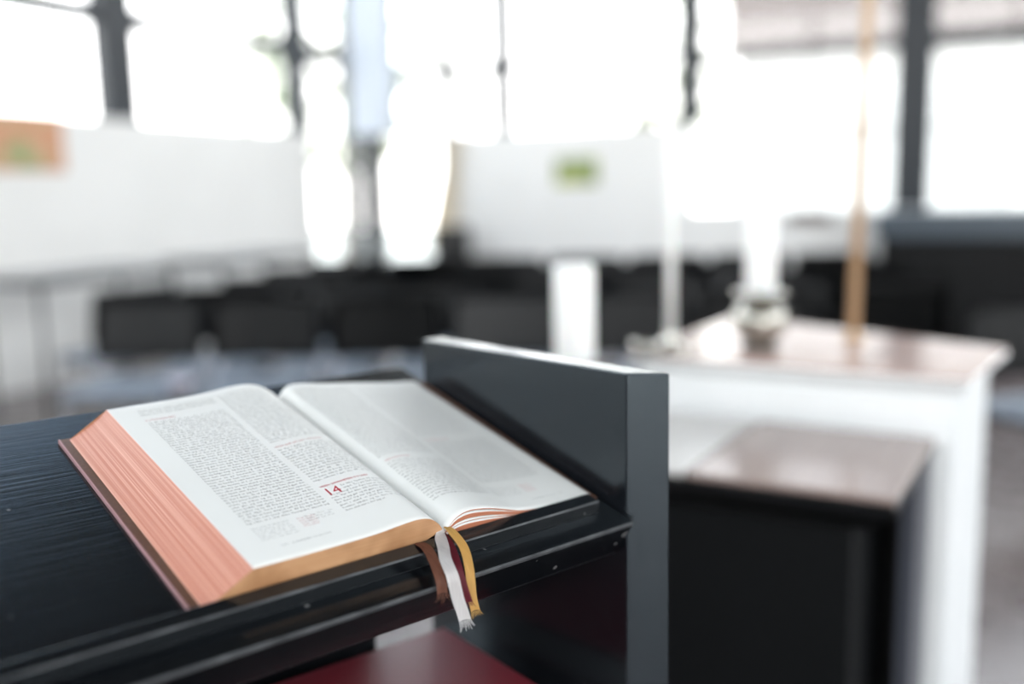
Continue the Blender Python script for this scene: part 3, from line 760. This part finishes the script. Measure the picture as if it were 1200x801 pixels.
# ribbons: width taken across the lectern (u), thin
def ribbon(name, label, pts, w, mat, fringe, fl, lean=0.0, extra=0):
    P = [Vector(p) for p in pts]
    # Catmull-Rom
    Q = []
    for i in range(len(P) - 1):
        p0 = P[max(i - 1, 0)]; p1 = P[i]; p2 = P[i + 1]; p3 = P[min(i + 2, len(P) - 1)]
        for j in range(8):
            t = j / 8; Q.append(.5 * ((2 * p1) + (p2 - p0) * t + (2 * p0 - 5 * p1 + 4 * p2 - p3) * t * t + (3 * p1 - p0 - 3 * p2 + p3) * t ** 3))
    Q.append(P[-1])
    bm = bm_new(); n = len(Q)
    rows = []
    for i, q in enumerate(Q):
        wd = w * (.55 + .45 * min(1, i / 10))
        acr = Vector((1, -.25, .12)).normalized()
        rows.append([q + acr * (wd * (j / 6 - .5)) + Vector((0, -.0004 * math.cos(j * PI / 3), 0)) for j in range(7)])
    grid(bm, rows)
    end = rows[-1]; d = (Q[-1] - Q[-3]).normalized()
    nf = 9
    for k in range(nf):       # frayed threads
        a = end[0].lerp(end[-1], (k + .1) / nf); b_ = end[0].lerp(end[-1], (k + .75) / nf)
        sp = (k / (nf - 1) - .5) * fringe
        L = fl * random.uniform(.7, 1.15)
        tip = (a + b_) / 2 + d * L + Vector((sp + random.uniform(-.0008, .0008), random.uniform(-.001, .001), 0))
        mid = (a + b_) / 2 + d * L * .5 + Vector((sp * .35, -.0006, 0))
        h = (b_ - a) * .5
        v = [bm.verts.new(a), bm.verts.new(b_), bm.verts.new(mid + h * .8), bm.verts.new(mid - h * .8), bm.verts.new(tip + h * .35), bm.verts.new(tip - h * .35)]
        bm.faces.new((v[0], v[1], v[2], v[3])); bm.faces.new((v[3], v[2], v[4], v[5]))
    bmesh.ops.solidify(bm, geom=bm.faces[:], thickness=.0004)
    o = obj(name, bm, mat, bible, True, LF); o['label'] = label; return o
ribbon('ribbon', 'brown ribbon bookmark with split ends', [(-.2351, .049, .0110), (-.2352, .044, .0138), (-.2356, .033, .0150), (-.2422, .012, .0140), (-.2454, -.002, .0068), (-.2450, -.006, -.0030)], .0095, M['rib_brown'], .008, .008)
ribbon('ribbon', 'wine-red ribbon bookmark, mostly hidden', [(-.2078, .048, .0150), (-.2129, .030, .0140), (-.2240, .004, .0105), (-.2235, -.008, -.0044), (-.2195, -.012, -.0169)], .0085, M['rib_burg'], .003, .005)
ribbon('ribbon', 'white ribbon bookmark with a frayed end', [(-.2085, .051, .0170), (-.2130, .045, .0150), (-.2208, .030, .0152), (-.2316, .012, .0156), (-.2370, -.006, .0110), (-.2325, -.012, -.0080), (-.2285, -.016, -.0200), (-.2265, -.019, -.0275)], .0110, M['rib_white'], .006, .0085)
ribbon('ribbon', 'yellow ribbon bookmark with a frayed end', [(-.2010, .053, .0170), (-.2030, .042, .0190), (-.2053, .020, .0150), (-.2110, .002, .0040), (-.2125, -.008, -.0150), (-.2105, -.013, -.0270)], .0085, M['rib_gold'], .005, .0065)

# ------------------------------------------------------------------ printed text
SRC = ("La ikke hjertet bli grepet av angst. Tro på Gud og tro på meg! I min Fars hus er det mange rom. Var det ikke slik, hadde jeg da sagt dere at jeg går og vil gjøre i stand et sted for dere? "
       "Og når jeg er gått bort og har gjort i stand et sted for dere, vil jeg komme tilbake og ta dere til meg, så dere skal være der jeg er. ")
POOL = ("Sannelig, sannelig, sier jeg eder: En tjener er ikke større enn sin herre. Vet I dette, da er I salige, såfremt I gjør det. Jeg taler ikke om eder alle, jeg vet hvem jeg har utvalgt. "
        "Fra nu av sier jeg eder det før det skjer, forat I skal tro at jeg er den jeg er. Da Jesus hadde sagt dette, blev han rystet i ånden og vidnet og sa. Disiplene så på hverandre og undredes på hvem det var han talte om. "
        "En av hans disipler satt til bords ved Jesu side, han som Jesus elsket. Et nytt bud gir jeg eder, at I skal elske hverandre, liksom jeg har elsket eder. Derpå skal alle kjenne at I er mine disipler. "
        "Mine barn, ennu en liten stund er jeg hos eder, I skal lete efter mig. Simon Peter sier til ham: Herre, hvor går du bort? Jesus svarte: Hvor jeg går bort, kan du ikke nu følge mig. "
        "Jeg er veien og sannheten og livet; ingen kommer til Faderen uten ved mig. Hadde I kjent mig, da hadde I også kjent min Fader. Fred efterlater jeg eder, min fred gir jeg eder. ").split('. ')
def prose(n, verse=1):
    out = []; v = verse
    while sum(len(x) for x in out) < n:
        out.append('%d %s.' % (v, random.choice(POOL))); v += 1
    return ' '.join(out)
LEN_L = sum(math.hypot(b_[0] - a[0], b_[1] - a[1]) for a, b_ in zip(Lb, Lb[1:]))
def su(side, u):
    """page fraction s for a given u on the mid-page profile"""
    best = 0; bd = 9
    for i in range(NU + 1):
        d = abs(leafpt(side, i / NU, .4).x - u)
        if d < bd: bd = d; best = i / NU
    return best
textm = {}
def put_text(side, body, s0, width, vtop, size, mat, name, height=None, bold=-.00004, justify=True, line=1.12):
    cu = bpy.data.curves.new(name, 'FONT'); cu.body = body; cu.size = size; cu.resolution_u = 1; cu.space_line = line; cu.offset = bold
    cu.align_x = 'JUSTIFY' if justify else 'LEFT'
    if width:
        cu.text_boxes[0].width = width
        if height: cu.text_boxes[0].height = height; cu.overflow = 'TRUNCATE'
    tmp = bpy.data.objects.new(name, cu); C.objects.link(tmp)
    dg = bpy.context.evaluated_depsgraph_get()
    me = bpy.data.meshes.new_from_object(tmp.evaluated_get(dg))
    bpy.data.objects.remove(tmp); bpy.data.curves.remove(cu)
    textm.setdefault((side, mat), []).append((me, s0, vtop))
def flush_text():
    for (side, mat), lst in textm.items():
        verts = []; faces = []
        Llen = {'L': LEN_L, 'R': sum(math.hypot(b_[0] - a[0], b_[1] - a[1]) for a, b_ in zip(Rb, Rb[1:]))}[side]
        for me, s0, vtop in lst:
            off = len(verts)
            for v in me.vertices:
                s = min(max(s0 + v.co.x / Llen, 0), 1); q = (vtop + v.co.y - BB) / (BT - BB)
                p = leafpt(side, s, q); p2 = leafpt(side, min(s + .01, 1), q); p1 = leafpt(side, max(s - .01, 0), q)
                nrm = Vector((-(p2.z - p1.z), 0, p2.x - p1.x)).normalized()
                verts.append(p + nrm * .00022)
            faces += [tuple(off + i for i in p.vertices) for p in me.polygons]
            bpy.data.meshes.remove(me)
        me = bpy.data.meshes.new('printed_text'); me.from_pydata(verts, [], faces); me.materials.append(M[mat])
        o = bpy.data.objects.new('printed_text', me); C.objects.link(o); place(o, bible, LF)
        o['label'] = {'ink': 'black', 'ink_red': 'red', 'ink_grey': 'grey'}[mat] + ' print'
FS = .00405; LS = 1.0
def block(side, s0, width, vtop, vbot, verse=1, mat='ink', fs=FS, body=None):
    put_text(side, body or prose(int((vtop - vbot) / (fs * 1.0) * width / fs * 2.6), verse), s0, width, vtop - fs * .8, fs, mat, 'column', height=(vtop - vbot))
sL1, sL2 = .122, .556
cw = .078
block('L', sL1, cw, .3390, .3230, 14)
put_text('L', 'FOTVASKINGEN', sL1, 0, .3140, .0040, 'ink_red', 'heading', justify=False)
block('L', sL1, cw, .3110, .1060, 18)
block('L', sL2, cw - .010, .3390, .2250, 31)
put_text('L', 'PETER BLIR ADVART OM FALLET', sL2, 0, .2160, .0036, 'ink_red', 'heading', justify=False)
block('L', sL2, cw - .010, .2130, .1420, 36)
put_text('L', 'VEIEN, SANNHETEN OG LIVET', sL2, 0, .1345, .0038, 'ink_red', 'heading', justify=False, bold=.00003)
put_text('L', '14', sL2 - .006, 0, .1200, .0165, 'ink_red', 'chapter_number', justify=False, bold=.00002)
put_text('L', SRC[:52], sL2 + .092, cw - .029, .1285, FS, 'ink', 'column', height=.0098)
put_text('L', SRC[50:], sL2, cw - .010, .1190, FS, 'ink', 'column', height=.040)
# notes and foot line
fn = 'Matt 26,20 ff  Mark 14,17 ff  Luk 22,21 ff  Sal 41,10  Joh 6,70  Joh 15,16  Joh 12,44  Matt 10,40  Luk 9,48  Joh 19,26  Joh 20,2  Joh 21,20  Luk 22,3  Joh 7,39  Joh 8,21  1 Joh 2,7  1 Joh 3,11  Joh 21,18  2 Pet 1,14  Joh 13,38 '
block('L', sL1, .034, .1020, .0800, mat='ink_grey', fs=.0032, body=fn)
block('L', sL1 + .245, .028, .1020, .0900, mat='ink_grey', fs=.0032, body=fn[60:])
put_text('L', '13,18  Sal 41,10\n13,20  Matt 10\n13,21  Matt 26\n13,34  1 Joh 2\n13,36  Joh 21', sL1 + .21, 0, .0985, .0028, 'ink_red', 'notes', justify=False)
put_text('L', '1390   JOHANNES 13,18–14,4', sL1 + .05, 0, .0685, .0037, 'ink_grey', 'footer', justify=False)
sR1, sR2 = .105, .490
cr = .071
block('R', sR1 - .02, cr, .3390, .1700, 5)
put_text('R', 'DEN HELLIGE ÅND', sR1 - .01, 0, .1620, .0036, 'ink_red', 'heading', justify=False)
block('R', sR1 - .02, cr, .1590, .0800, 15)
block('R', sR2, .080, .3340, .2100, 22, mat='ink_grey')  # body text in grey: glare on the page put into the ink
put_text('R', 'DET SANNE VINTRE', sR2 + .01, 0, .2000, .0036, 'ink_red', 'heading', justify=False)
block('R', sR2, .080, .1960, .1050, 1)
block('R', sR2 - .01, .036, .0950, .0740, mat='ink_grey', fs=.0032, body=fn)
put_text('R', '14,13  Joh 15\n14,15  Joh 15\n14,16  Joh 15\n14,21  Joh 16\n14,26  Joh 16', sR2 + .20, 0, .0930, .0028, 'ink_red', 'notes', justify=False)
put_text('R', 'JOHANNES 14,5–15,6   1391', sR2 + .17, 0, .0650, .0037, 'ink_grey', 'footer', justify=False)
flush_text()
